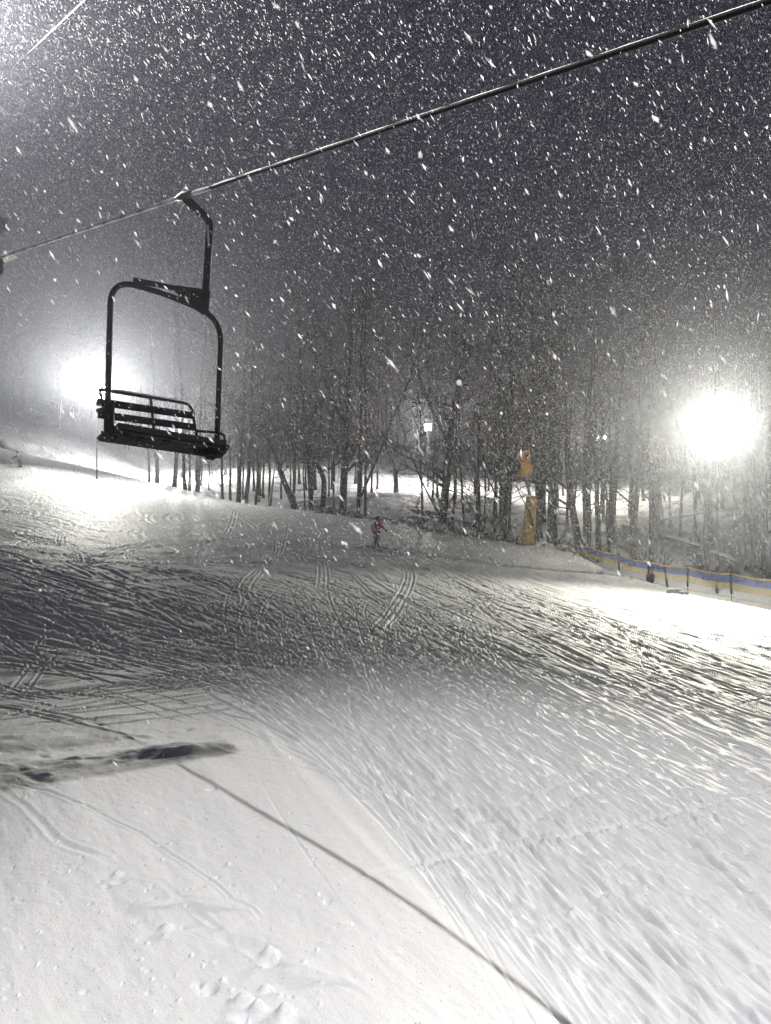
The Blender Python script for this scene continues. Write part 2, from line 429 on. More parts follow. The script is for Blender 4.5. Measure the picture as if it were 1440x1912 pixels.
b3 = t.nodes.new('ShaderNodeBump'); b3.inputs['Distance'].default_value = .006
t.links.new(n1.outputs[0], b1.inputs['Height']); t.links.new(n2.outputs[0], b2.inputs['Height']); t.links.new(n3.outputs[0], b3.inputs['Height'])
t.links.new(b1.outputs[0], b2.inputs['Normal']); t.links.new(b2.outputs[0], b3.inputs['Normal']); t.links.new(b3.outputs[0], b.inputs['Normal'])
ground = grid_mesh('ground', GX, GY, GZ, ms); tag(ground, kind='structure')
del GX, GY, GZ

# ------------------------------------------------------------------ chairlift
WV = Vector((.751, .660, 0)); DV = Vector((-.660, .751, 0)); LP = Vector((-2.46, 6.8, 0))
def C(s_, t_, z_): return LP + WV * s_ + DV * t_ + Vector((0, 0, z_))
def bend(pts, r=.15, n=6):
    out = [Vector(pts[0])]
    for i in range(1, len(pts) - 1):
        p = Vector(pts[i]); a = (Vector(pts[i - 1]) - p); b_ = (Vector(pts[i + 1]) - p)
        ra = min(r, a.length * .45, b_.length * .45) ; a.normalize(); b_.normalize()
        for k in range(n + 1):
            q = k / n; out.append((p + a * ra) * (1 - q) ** 2 + p * 2 * q * (1 - q) + (p + b_ * ra) * q * q)
    out.append(Vector(pts[-1])); return out
chair = empty('lift_chair', C(.55, 0, .7))
tag(chair, 'empty dark two-seat lift chair hanging from the cable in falling snow', 'lift chair')
CO = chair.location.copy()
def cb(m, name, mt, parent=chair, smooth=True):
    for i, v in enumerate(m.v): m.v[i] = v - CO
    return m.build(name, mt, parent, smooth)
bail = MB().tube(bend([C(-.01, 0, .68), C(.03, 0, 2.07), C(.55, 0, 2.03), C(1.13, 0, 1.90), C(1.075, 0, .64)], .26, 9), .027, 10)
cb(bail, 'bail_frame', M_BLACK)
cross = MB().tube([C(.24, 0, 2.10), C(.60, 0, 2.10), C(.90, 0, 2.125)], .026, 8)
cb(cross, 'crossbar', M_BLACK)
gus = MB().prism([C(.60, 0, 2.10), C(.94, 0, 2.135), C(.99, 0, 2.0), C(.93, 0, 1.90), C(.80, 0, 1.965)], DV * .012)
gp = cb(gus, 'gusset_plate', M_BLACK, smooth=False)
hang = MB().tube(bend([C(.945, 0, 1.94), C(1.005, 0, 2.83), C(.86, 0, 2.90), C(.765, 0, 2.965)], .10, 6), [.036] * 8 + [.042] * 8, 10)
cb(hang, 'hanger_arm', M_BLACK)
cb(MB().tube([C(.945, 0, 1.93), C(.953, 0, 2.14)], .048, 10), 'hanger_socket', M_BLACK)
cb(MB().tube([C(.955, -.015, 2.38), C(.975, -.02, 2.60), C(.968, -.02, 2.77)], [.006, .013, .012], 6), 'snow_strip', M_SNOWP)
# small chair number on the gusset plate
def stroke(pts, r=.0035):
    return [(C(a, -.016, z_)) for a, z_ in pts]
nm = MB()
for pl in ([(.715, 2.085), (.73, 2.098), (.748, 2.088), (.745, 2.065), (.715, 2.030), (.752, 2.028)], [(.775, 2.095), (.779, 2.02)]):
    nm.tube(stroke(pl), .004, 5)
cb(nm, 'chair_number', M_GALV, gp)
# grip on the rope
RD = Vector((-.653, .742, .152)).normalized(); R0 = Vector((-1.903, 7.29, 2.995))
grip = MB()
grip.tube([R0 - RD * .17, R0 - RD * .08 + Vector((0, 0, .01)), R0 + Vector((0, 0, .012)), R0 + RD * .10 + Vector((0, 0, .006)), R0 + RD * .2], [.017, .030, .046, .034, .018], 10)
gr_ = cb(grip, 'rope_grip', M_GALV)
cb(MB().tube([R0 - RD * .10 + Vector((0, 0, .018)), R0 + Vector((0, 0, .035)), R0 + RD * .16 + Vector((0, 0, .016))], [.016, .034, .012], 9), 'snow_cap', M_SNOWP, gr_)
cb(MB().tube([R0 + Vector((.0, 0, -.02)), C(.765, 0, 2.94)], .036, 8).blob(C(.78, -.03, 2.90), (.03, .03, .03), 2, .2), 'grip_jaw', M_BLACK, gr_)
# back rest
def bt(z_): return .27 + .09 * (z_ - .75) / .35
def zs(s_): return -.05 * s_
br = MB().tube(bend([C(.05, bt(1.12), 1.135), C(.99, bt(1.12), 1.135 + zs(1)), C(1.01, bt(.75), .75 + zs(1))], .09, 6), .015, 8)
br.tube([C(.56, bt(1.1), 1.12 + zs(.5)), C(.56, bt(.74), .74 + zs(.5))], .014, 8)
br.tube([C(.06, bt(1.1), 1.14), C(.10, bt(.9), .90), C(.10, bt(.74), .74)], .014, 8)
bo = cb(br, 'backrest_frame', M_BLACK)
for z_ in (1.015, .895):
    sl = MB(); a = C(.03, bt(z_), z_); e = C(1.01, bt(z_), z_ + zs(1))
    sl.prism([a - Vector((0, 0, .034)), e - Vector((0, 0, .034)), e + Vector((0, 0, .034)), a + Vector((0, 0, .034))], DV * .012)
    cb(sl, 'backrest_slat', M_SEAT, smooth=False)
sc_ = MB(); a = C(.08, bt(1.12), 1.148); e_ = C(.95, bt(1.12), 1.148 + zs(1)); sc_.tube([a, a.lerp(e_, .3) + Vector((0, 0, .004)), a.lerp(e_, .7) + Vector((0, 0, .002)), e_], [.006, .012, .010, .005], 6)
cb(sc_, 'snow_strip', M_SNOWP)
# seat: slats on a frame, caked with snow and rime below
st = MB()
for i in range(6):
    t0 = -.17 + i * .078; zf = .762 - i * .016
    P_ = []
    for s_ in (.03, 1.09): P_.append(C(s_, t0, zf - .085 * s_)); P_.append(C(s_, t0 + .07, zf - .014 - .085 * s_))
    st.prism([P_[0], P_[2], P_[3], P_[1]], (0, 0, .018))
so = cb(st, 'seat', M_SEAT, smooth=False)
un = MB()
un.prism([C(.02, .0, .735), C(1.09, 0, .645), C(1.07, 0, .618), C(.2, 0, .695)], DV * .13)
rr = random.Random(4)
for i in range(16):
    s_ = .05 + 1.02 * rr.random(); un.blob(C(s_, rr.uniform(-.05, .25), .695 - .085 * s_), (rr.uniform(.02, .05), rr.uniform(.02, .05), rr.uniform(.012, .028)), i, .35)
cb(un, 'seat_pan', M_SEAT, smooth=False)
lg = MB()
lg.blob(C(1.02, .02, .565), (.10, .07, .055), 5, .35).blob(C(.97, .10, .585), (.08, .05, .04), 6, .3).blob(C(1.10, -.06, .63), (.06, .05, .06), 7, .3)
lg2 = MB(); lg2.blob(C(-.02, .02, .665), (.055, .06, .045), 8, .3).blob(C(.07, .05, .66), (.05, .05, .035), 9, .3)
cb(lg, 'seat_bracket', M_BLACK, smooth=False); cb(lg2, 'seat_bracket', M_BLACK, smooth=False)
ar = MB().tube(bend([C(1.01, bt(.9), .86 + zs(1)), C(1.08, .02, .83 + zs(1)), C(1.10, -.10, .80 + zs(1)), C(1.10, -.12, .66)], .05, 4), .013, 8)
cb(ar, 'armrest', M_BLACK)
ar = MB().tube(bend([C(.03, bt(.9), .93), C(.0, .02, .92), C(.0, -.02, .70)], .05, 4), .02, 8)
ar.tube([C(.015, 0, .68), C(.02, 0, .96)], .042, 8)
cb(ar, 'armrest', M_BLACK)

def rope(name, p, d, t0, t1, r, label, sag=0.):
    pts = []
    for i in range(41):
        t_ = t0 + (t1 - t0) * i / 40
        pts.append(p + d * t_)
    m = MB().tube(pts, r, 8); o = m.build(name, M_ROPE, None, True, origin=pts[0])
    tag(o, label, 'cable'); return o
rope('haul_cable', R0, RD, -13, 60, .0165, 'thick steel haul cable the empty chair hangs from')
R2 = Vector((PX(80) * 11, 11, (956 - 75) / F * 11))
rope('haul_cable', R2, RD, -7.4, 60, .019, 'thinner steel cable crossing the top left corner of the sky')
# snow lying along the top of the thick cable
sn = MB(); k = 0
for i in range(140):
    t_ = -9.0 + i * .5
    kk = min(1, max(0, (t_ + 4.5) / 4)); kr = .004 + .0150 * kk; zo = .014 - .0138 * kk
    sn.tube([R0 + RD * t_ + Vector((0, 0, zo)), R0 + RD * (t_ + .25) + Vector((0, 0, zo + .002)), R0 + RD * (t_ + .5) + Vector((0, 0, zo))], [kr * .9, kr * 1.1, kr * .9], 6, False)
o = sn.build('snow_ridge', M_SNOWP, None, True, origin=R0); tag(o, 'thin crust of snow and rime along the thick cable', 'snow ridge')

# tower beyond the left edge that carries the cable
TW = R0 + RD * 6.95
tower = empty('crossarm_post', (-7.9, 13.4, gz(-7.9, 13.4)))
tag(tower, 'grey steel lift tower at the left edge holding the cable on snowy wheels', 'lift tower')
def tb(m, name, mt, parent=tower, smooth=True):
    for i, v in enumerate(m.v): m.v[i] = v - tower.location
    return m.build(name, mt, parent, smooth)
tb(MB().tube([(-7.9, 13.4, gz(-7.9, 13.4) - .5), (-7.9, 13.4, 5.6)], [.24, .18], 16), 'pole', M_GALV)
tb(MB().box((-7.2, 12.8, 4.55), (1.35, .10, .10), Matrix.Rotation(math.atan2(-.66 * 0 + .6, -1.0) - math.pi, 3, 'Z')), 'crossarm', M_GALV, smooth=False)
tr = MB().tube([TW - RD * .72 - Vector((0, 0, .17)), TW + RD * .72 - Vector((0, 0, .17))], .045, 8)
tb(tr, 'sheave_beam', M_BLACK)
for k in range(4):
    c_ = TW + RD * (-.66 + .44 * k) - Vector((0, 0, .14))
    tb(MB().tube([c_ - WV * .03, c_ + WV * .03], .125, 18), 'sheave_wheel', M_BLACK)
tb(MB().blob(TW - RD * .62 + Vector((0, 0, .05)), (.13, .13, .08), 3, .2).blob(TW + Vector((0, 0, .08)), (.5, .2, .07), 4, .2), 'snow_cap', M_SNOWP)

# ------------------------------------------------------------------ lamps
def point(name, loc, power, col, parent, radius=.25, spot=None, aim=None, blend=.5):
    ld = bpy.data.lights.new(name, 'SPOT' if spot else 'POINT'); ld.energy = power; ld.color = col; ld.shadow_soft_size = radius
    o = bpy.data.objects.new(name, ld); COL.objects.link(o)
    o.location = Vector(loc) - (parent.location if parent else Vector()); o.parent = parent
    if spot:
        ld.spot_size = R(spot); ld.spot_blend = blend
        o.rotation_euler = (Vector(aim) - Vector(loc)).to_track_quat('-Z', 'Y').to_euler()
    return o
def flood_post(x, y, ztop, label, nx=2, ny=2, head=.5, power=1000, col=(1, 1, .9), lens=None, aim=(0, 0, -3), pole_r=.065, nm='floodlight_post', base=None, light_kw={}, extra=0, pool=None):
    zb = gz(x, y) if base is None else base
    e = empty(nm, (x, y, zb)); tag(e, label, 'floodlight')
    L = Vector((x, y, ztop)); O = e.location
    MB().tube([Vector((0, 0, -.4)), Vector((0, 0, ztop - zb - .1))], [pole_r * 1.25, pole_r], 12).build('pole', M_BLACK, e, True)
    dr = (Vector(aim) - L); dr.z *= .6; dr.normalize()
    rt = dr.cross(Vector((0, 0, 1))).normalized(); up = rt.cross(dr)
    MB().tube([L - O - rt * (head * nx * .55) - dr * .15, L - O + rt * (head * nx * .55) - dr * .15], .04, 8).build('crossarm', M_GALV, e, True)
    Mx = Matrix((rt, dr, up)).transposed()
    for i in range(nx):
        for j in range(ny):
            c_ = L - O + rt * (i - (nx - 1) / 2) * head * 1.1 + up * (j - (ny - 1) / 2) * head * 1.05
            hb = MB().box(c_, (head * .45, head * .15, head * .42), Mx).build('lamp_housing', M_BLACK, e)
            MB().box(c_ + dr * (head * .15 + .012), (head * .40, .01, head * .37), Mx).build('lamp_lens', lens or M_LENS, hb)
    point('lamp_light', L + dr * (head * .15 + 2.2), power, col, e, **light_kw)
    if pool: point('pool_light', L + dr * (head * .15 + 1.0), pool[2], col, e, .8, spot=pool[1], aim=pool[0], blend=1.0)
    if extra: point('side_light', L + dr * (head * .15 + 1.2), extra, col, e)
    return e
WARM = (1, .965, .80)
LX, LY = PX(180) * 80, 80
flood_post(LX, LY, (956 - 735) / F * LY, 'blazing floodlight bank on a pole behind the lift chair', 3, 2, .9, P_LEFT, (1, .98, .88), aim=(-3, 12, -6), light_kw=dict(spot=60, aim=(-2.5, 7, 12.3 + 78 * math.tan(R(19.3))), blend=.06, radius=.25), extra=7000, pool=((-24, 68, 2), 96, 24000))
RX, RY = PX(1340) * 42, 42
flood_post(RX, RY, (956 - 785) / F * RY, 'blazing floodlight bank on a pole behind the netting fence at right', 3, 2, .62, P_RIGHT, WARM, aim=(2, 8, -6), light_kw=dict(spot=86, aim=(13.5, 10, -4), blend=1.0, radius=.7), extra=2400, pool=((2, 17, -3.5), 84, 23000))
FX, FY = PX(800) * 114, 114
flood_post(FX, FY, (956 - 798) / F * FY, 'small distant floodlight shining between the trees above the skier', 2, 2, .5, P_FAR, (1, .95, .9), lens=M_LENSF, aim=(0, 60, 0), pole_r=.08)
HX, HY = PX(1130) * 110, 110
flood_post(HX, HY, (956 - 818) / F * HY, 'dim distant floodlight half hidden by trees left of the bright right lamp', 1, 1, .8, P_HILL * .3, (1, .97, .8), lens=M_LENSF, aim=(0, 90, 0), pole_r=.12)
HX, HY = PX(330) * 135, 135
flood_post(HX, HY, (956 - 795) / F * HY, 'distant floodlight lighting the misty hillside behind the lift chair', 1, 1, .8, P_HILL, (1, .98, .9), lens=M_LENSF, aim=(0, 90, 0), pole_r=.12)
# lamp on the lift tower, outside the upper left corner of the frame
point('lamp_light', (-8.9, 13.2, 8.3), P_UPPER, (1, .975, .93), tower, .2, spot=74, aim=(-2.2, 4, 8.9), blend=.5)
point('cable_fill', (-7.4, 12.9, 7.6), 170, (1, .96, .86), tower, .15)  # weak extra lamp, added to brighten the left stretch of the cable
tb(MB().tube([(-7.9, 13.4, 5.6), (-8.9, 13.6, 8.3)], .06, 10), 'lamp_mast', M_GALV)
tb(MB().box((-9.05, 13.6, 8.35), (.3, .12, .25)), 'lamp_housing', M_BLACK, smooth=False)
# floodlight above and behind the viewer: it throws the cable's and the chair's shadow on the snow
e = flood_post(4.3, -2.5, 9.9, 'floodlight post standing beside the lift line', 2, 1, .5, 1, (1, 1, 1), aim=(0, 10, -4), light_kw=dict(radius=.05))
point('lamp_light', (3.9, -1.9, 9.3), P_NEAR, (1, .968, .93), e, .045, spot=61, aim=(2.7, 5.2, -3.5), blend=.6)
O_ = e.location
MB().tube([Vector((4.3, -2.5, 9.5)) - O_, Vector((4.26, -2.0, 9.5)) - O_], .05, 8).build('lamp_arm', M_GALV, e, True)

shade_post = empty('crossarm_post', (-5.6, -.65, gz(-5.6, -.65))); tag(shade_post, 'unseen post with an arm, added out of view at the left to shade the snow', 'lift tower')  # unseen post added to carry the shading arm, no part of the lift
O_ = shade_post.location
MB().tube([Vector((0, 0, -.4)), Vector((0, 0, 4.2 - O_.z))], .2, 14).build('pole', M_GALV, shade_post, True)
MB().tube([Vector((1.42, 3.46, 4.2)) - O_, Vector((-5.7, -.7, 4.2)) - O_], [.10, .36], 8).build('crossarm', M_GALV, shade_post, True)  # arm added out of view to cast the dark band on the snow

# ------------------------------------------------------------------ bare trees
def gen_tree(seed, H, r0, path=None, fork=0.0, low=.18, nl=16, dens=1.0, wig=.15):
    rr = random.Random(seed); tr = MB(); cr = MB()
    if path is None:
        lean = Vector((rr.uniform(-.06, .06), rr.uniform(-.05, .05), 0)); pts = []
        n = 12; wv = [rr.uniform(-1, 1) for _ in range(n + 1)]; wv2 = [rr.uniform(-1, 1) for _ in range(n + 1)]
        p = Vector((0, 0, -.4))
        for i in range(n + 1):
            pts.append(p.copy()); p = p + Vector((lean.x * H / n + wv[i] * wig * H / n * .5, lean.y * H / n + wv2[i] * wig * H / n * .5, (H + .4) / n))
    else:
        pts = bend([Vector(q) for q in path], 1.6, 4)
    L = [0]
    for i in range(1, len(pts)): L.append(L[-1] + (pts[i] - pts[i - 1]).length)
    T = L[-1]
    rad = [r0 * ((1 - l / T) ** .75 * .93 + .07) * (1.0 + .35 * math.exp(-l / .5)) for l in L]
    tr.tube(pts, rad, 9)
    def at(l):
        for i in range(1, len(L)):
            if l <= L[i]:
                f = (l - L[i - 1]) / (L[i] - L[i - 1]); return pts[i - 1].lerp(pts[i], f), (pts[i] - pts[i - 1]).normalized(), rad[i - 1] * (1 - f) + rad[i] * f
        return pts[-1], (pts[-1] - pts[-2]).normalized(), rad[-1]
    def branch(p, d, ln, r, lev):
        n = 5 if lev == 0 else (4 if lev == 1 else 3)
        q = [p.copy()]; dd = d.copy()
        for i in range(n):
            dd = (dd + Vector((rr.gauss(0, .17), rr.gauss(0, .17), rr.gauss(.05, .14)))).normalized()
            q.append(q[-1] + dd * ln / n)
        cr.tube(q, [max(.009, r * (1 - .8 * i / n)) for i in range(n + 1)], 5 if lev == 0 else 3, False)
        if lev >= 2: return
        m = int((6 if lev == 0 else 4) * dens + rr.random())
        for k in range(m):
            f = rr.uniform(.25, 1); i = min(n - 1, int(f * n)); b0 = q[i].lerp(q[i + 1], f * n - i)
            ax = (q[i + 1] - q[i]).normalized()
            sd = ax.cross(Vector((rr.gauss(0, 1), rr.gauss(0, 1), rr.gauss(0, 1)))).normalized()
            an = rr.uniform(.5, 1.1)
            branch(b0, (ax * math.cos(an) + sd * math.sin(an)).normalized(), ln * rr.uniform(.35, .6), r * .45, lev + 1)
    nl = int(nl * 1.35)
    for k in range(nl):
        f = low + (1 - low) * (k + rr.random()) / nl
        p, ax, rc = at(f * T)
        az = rr.uniform(0, 6.283); el = rr.uniform(.15, .9)
        d = Vector((math.cos(az) * math.cos(el), math.sin(az) * math.cos(el), math.sin(el)))
        big = rr.random() < .25
        ln = H * (.30 if big else .17) * (1.15 - f * .8) * rr.uniform(.7, 1.2)
        branch(p, d, ln, min(rc * .6, r0 * (.38 if big else .18)), 0 if (big or rr.random() < .6) else 1)
    if fork:
        p, ax, rc = at(fork * T)
        q = [p]; d = Vector((rr.choice([-1, 1]) * .55, rr.uniform(-.3, .3), 1)).normalized()
        for i in range(6):
            d = (d + Vector((rr.gauss(0, .06), rr.gauss(0, .06), .12))).normalized(); q.append(q[-1] + d * H * (1 - fork) / 6)
        tr.tube(q, [rc * .75 * (1 - .13 * i) for i in range(7)], 7)
        for i in range(2, 7): branch(q[i], (d + Vector((rr.gauss(0, .7), rr.gauss(0, .7), .2))).normalized(), H * .14, rc * .3, 0)
    return tr, cr

def put_tree(name, px, Y, tc, label, bark=M_BARK, group=None, dz=0):
    x = PX(px) * Y; z = gz(x, Y) + dz
    e = empty(name, (x, Y, z)); tag(e, label, 'tree', group)
    tc[0].build('trunk', bark, e, True); tc[1].build('crown', M_TWIG, e)
    return e
def wpath(base, pts, Y):      # trunk path drawn in photo pixels at distance Y, as metres from its base
    bx, by = base
    return [Vector((0, 0, -.5))] + [Vector(((x - bx) / F * Y, (k - 1) * .12, (by - y) / F * Y)) for k, (x, y) in enumerate(pts)]
front = [
 # px, Y, width px, height px, kwargs, label
 (292, 108, 7, 330, dict(nl=16), 'slim hazy tree, leftmost of the trees under the lift chair'),
 (324, 104, 8, 350, dict(nl=16, fork=.18), 'hazy forked tree standing below the middle of the lift chair'),
 (346, 100, 7, 330, dict(nl=14), 'hazy tree below the right end of the lift chair'),
 (368, 98, 6, 300, dict(nl=12), 'thin hazy tree just right of and below the lift chair'),
 (441, 81, 10, 400, dict(nl=18, fork=.35), 'left trunk of the close pair right of the lift chair'),
 (456, 80, 9, 380, dict(nl=16), 'right trunk of the close pair right of the lift chair'),
 (478, 79, 5, 260, dict(nl=12), 'thin upright tree between the close pair and the pale leaning trunk'),
 (568, 69, 4, 200, dict(nl=8), 'thin sapling between the leaning tree and the curved tree'),
 (580, 69, 10, 420, dict(nl=18), 'upright tree standing between the left leaning tree and the bowed tree'),
 (626, 66, 5, 330, dict(nl=10), 'thin tree touching the left side of the thick straight trunk'),
 (636, 64, 15, 460, dict(nl=22, wig=.04), 'thick straight dark trunk to the left of the skier'),
 (663, 62, 8, 440, dict(nl=18, fork=.12), 'forked dark tree between the thick trunk and the skier'),
 (681, 60, 6, 420, dict(nl=14, wig=.05), 'slim straight tree just left of the skier'),
 (741, 100, 9, 330, dict(nl=18, fork=.1), 'tree with flared roots on the bright snow bank right of the skier'),
 (792, 61, 5, 330, dict(nl=22, low=.06), 'slender twiggy tree below the small distant lamp'),
 (834, 58, 4, 300, dict(nl=12), 'thin sapling hugging the right side of the big leaning trunk'),
 (845, 58, 6, 320, dict(nl=16, fork=.1), 'crooked many-stemmed tree right of the big leaning trunk'),
 (869, 62, 5, 330, dict(nl=16), 'thin tree midway between the big leaning trunk and the snow gun'),
 (905, 57, 5, 340, dict(nl=18, low=.08), 'slim tree with low twigs left of the snow gun'),
 (937, 56, 11, 440, dict(nl=18), 'stout dark tree close on the left of the snow gun'),
 (948, 57, 7, 380, dict(nl=14), 'thinner tree between the stout dark tree and the snow gun'),
 (1008, 53, 11, 430, dict(nl=18), 'dark tree touching the right side of the snow gun'),
 (1028, 53, 11, 440, dict(nl=16, wig=.05), 'dark straight tree second to the right of the snow gun'),
 (1040, 54, 6, 360, dict(nl=12), 'thin tree third to the right of the snow gun'),
 (1140, 52, 10, 420, dict(nl=18), 'dark tree behind the upper end of the netting fence'),
 (1179, 49, 12, 430, dict(nl=18), 'thick tree left of the padded trunk behind the netting fence'),
 (1216, 41, 10, 420, dict(nl=16), 'tree with a dark pad at its foot in the netting fence line'),
 (1249, 41, 5, 370, dict(nl=14), 'slender tree right of the padded trunk in the netting fence line'),
 (1318, 46, 11, 420, dict(nl=16), 'tree directly below the bright right lamp behind the fence'),
 (1272, 60, 6, 350, dict(nl=14), 'slim tree further back, left of the bright right lamp'),
 (1395, 52, 8, 380, dict(nl=16), 'hazy tree behind the last fence post at right'),
 (1436, 50, 9, 380, dict(nl=16), 'hazy tree at the right edge of the picture'),
]
for i, (px, Y, wp, hp, kw, lab) in enumerate(front):
    if wp >= 7 and i % 3 == 1: kw.setdefault('fork', [.25, .35, .5][i % 3])
    put_tree('bare_tree', px, Y, gen_tree(100 + i, hp * 1.25 / F * Y, wp / 2 / F * Y, **kw), lab)
# trees whose trunks have a clear bend
Y = 72; put_tree('bare_tree', 558, Y, gen_tree(301, 20, 13 / 2 / F * Y, path=wpath((558, 950), [(558, 950), (545, 915), (522, 860), (508, 815), (490, 770), (440, 735), (400, 700)], Y), nl=22, low=.3), 'dark tree leaning strongly to the left with a bent trunk')
Y = 69; put_tree('bare_tree', 592, Y, gen_tree(302, 20, 12 / 2 / F * Y, path=wpath((592, 950), [(592, 950), (602, 915), (605, 865), (594, 840), (578, 815), (572, 770), (560, 700), (555, 640)], Y), nl=20, low=.3), 'tree with a bowed trunk bulging to the right')
Y = 75; put_tree('bare_tree', 499, Y, gen_tree(303, 8, 9 / 2 / F * Y, path=wpath((499, 942), [(499, 942), (506, 890), (512, 838)], Y), nl=3, low=.8), 'pale snow-plastered broken trunk leaning to the right', bark=M_BIRCH)
Y = 58; put_tree('bare_tree', 824, Y, gen_tree(304, 20, 17 / 2 / F * Y, path=wpath((824, 995), [(824, 995), (829, 920), (837, 830), (842, 770), (856, 700), (868, 620), (872, 540)], Y), nl=24, low=.2, fork=.45), 'biggest dark trunk, leaning right, on the crest right of the skier')
Y = 52; put_tree('bare_tree', 1088, Y, gen_tree(305, 20, 17 / 2 / F * Y, path=wpath((1088, 1022), [(1088, 1022), (1078, 960), (1068, 900), (1062, 830), (1060, 740), (1056, 640)], Y), nl=20, low=.25), 'big dark trunk leaning left at the top of the netting fence')

protos = []
for k in range(9):
    H = rnd.uniform(15, 21); tc = gen_tree(500 + k, H, rnd.uniform(.12, .26), nl=15, low=.2, dens=.9, fork=rnd.choice([0, 0, .3]))
    a = tc[0].build('trunk', M_BARK, None, True); c_ = tc[1].build('crown', M_TWIG)
    protos.append((a.data, c_.data)); bpy.data.objects.remove(a); bpy.data.objects.remove(c_)
cnt = 0; tries = 0
while cnt < 165 and tries < 4000:
    tries += 1
    px = rnd.uniform(-160, 1600); Yb = rnd.choice([rnd.uniform(68, 120), rnd.uniform(70, 110), rnd.uniform(100, 215)])
    u = PX(px); Yc_ = float(crest_of(np.array([u]))[0])
    if Yb < Yc_ + 7: continue
    if 690 < px < 800 and Yb < 120 and rnd.random() < .8: continue
    if px < 260 and Yb < 135: continue
    if px > 850: 
        Yb = max(Yc_ + 5, Yb * rnd.uniform(.62, 1))
    if abs(px - 1340) < 28 and Yb < 60: continue
    if 945 < px < 1006 and Yb < 64: continue
    tm, cm = rnd.choice(protos); x = u * Yb
    far = Yb > 140
    e = empty('bare_tree', (x, Yb, gz(x, Yb)))
    sc_ = rnd.uniform(.7, 1.12); e.scale = (sc_, sc_, sc_ * rnd.uniform(.9, 1.1)); e.rotation_euler = (0, 0, rnd.uniform(0, 6.28))
    side = 'left of' if px < 703 else 'right of'
    if far: tag(e, 'small bare tree far up the snowy hillside among many alike', 'tree', 'bare trees far up the hillside')
    elif px < 703: tag(e, 'bare tree deeper in the wood on the left, one of many alike', 'tree', 'bare trees deeper in the wood left of the skier')
    else: tag(e, 'bare tree deeper in the wood on the right, one of many alike', 'tree', 'bare trees deeper in the wood right of the skier')
    for nm_, me in (('trunk', tm), ('crown', cm)):
        o = bpy.data.objects.new(nm_, me); COL.objects.link(o); o.parent = e
    cnt += 1
# the far wood on the skyline: one mass
fw = MB(); 
for k in range(420):
    px = rnd.uniform(-500, 1950); Y = rnd.uniform(215, 330); x = PX(px) * Y; z = gz(x, Y); H = rnd.uniform(12, 19)
    q = [Vector((x, Y, z - .5)), Vector((x + rnd.uniform(-.5, .5), Y, z + H * .5)), Vector((x + rnd.uniform(-1, 1), Y, z + H))]
    fw.tube(q, [.22, .15, .04], 4, False)
    for j in range(14):
        f = rnd.uniform(.3, 1); p = q[0].lerp(q[2], f); an = rnd.uniform(0, 6.28); ln = rnd.uniform(1.5, 3.8) * (1.2 - f * .7)
        d = Vector((math.cos(an), math.sin(an), rnd.uniform(.4, 1.2)))
        fw.tube([p, p + d * ln * .5, p + d * ln + Vector((rnd.uniform(-.4, .4), 0, .2))], [.06, .04, .015], 3, False)
o = fw.build('far_wood', M_TWIG); tag(o, 'far-off bare wood on the skyline of the hill', 'wood', kind='stuff')

# bare shrubs at the crest
shr = []
for k in range(4):
    m = MB(); rr = random.Random(900 + k)
    for j in range(26):
        an = rr.uniform(0, 6.28); d = Vector((math.cos(an) * .6, math.sin(an) * .6, rr.uniform(.6, 1.6))).normalized(); ln = rr.uniform(.8, 2.0)
        p = Vector((rr.uniform(-.15, .15), rr.uniform(-.15, .15), -.1)); q = [p]
        for i in range(4):
            d = (d + Vector((rr.gauss(0, .2), rr.gauss(0, .2), 0))).normalized(); q.append(q[-1] + d * ln / 4)
        m.tube(q, [.016, .012, .009, .006, .004], 3, False)
        for i in (1, 2, 3):
            for _ in range(2):
                dd = (d + Vector((rr.gauss(0, .6), rr.gauss(0, .6), rr.gauss(0, .3)))).normalized()
                m.tube([q[i], q[i] + dd * ln * .25], [.007, .003], 3, False)
    o = m.build('stems', M_TWIG); shr.append(o.data); bpy.data.objects.remove(o)
places = [(400, 84), (520, 74), (612, 68), (650, 66), (715, 62), (770, 63), (800, 62), (815, 62), (860, 60), (885, 60), (900, 58), (920, 59), (1015, 56), (1045, 56), (1060, 55),
          (1100, 52), (1120, 51), (1150, 50), (1200, 50), (1235, 48), (1290, 50), (1420, 46), (780, 74), (830, 75), (925, 70), (875, 76), (1000, 62), (1160, 58), (640, 84), (480, 90)]
for px, Y in places:
    x = PX(px) * Y; e = empty('bare_shrub', (x, Y, gz(x, Y)))
    sc_ = rnd.uniform(.7, 1.5); e.scale = (sc_,) * 3; e.rotation_euler.z = rnd.uniform(0, 6)
    tag(e, 'low leafless shrub among the trunks at the edge of the piste', 'shrub', 'leafless shrubs at the edge of the wood')
    o = bpy.data.objects.new('stems', rnd.choice(shr)); COL.objects.link(o); o.parent = e

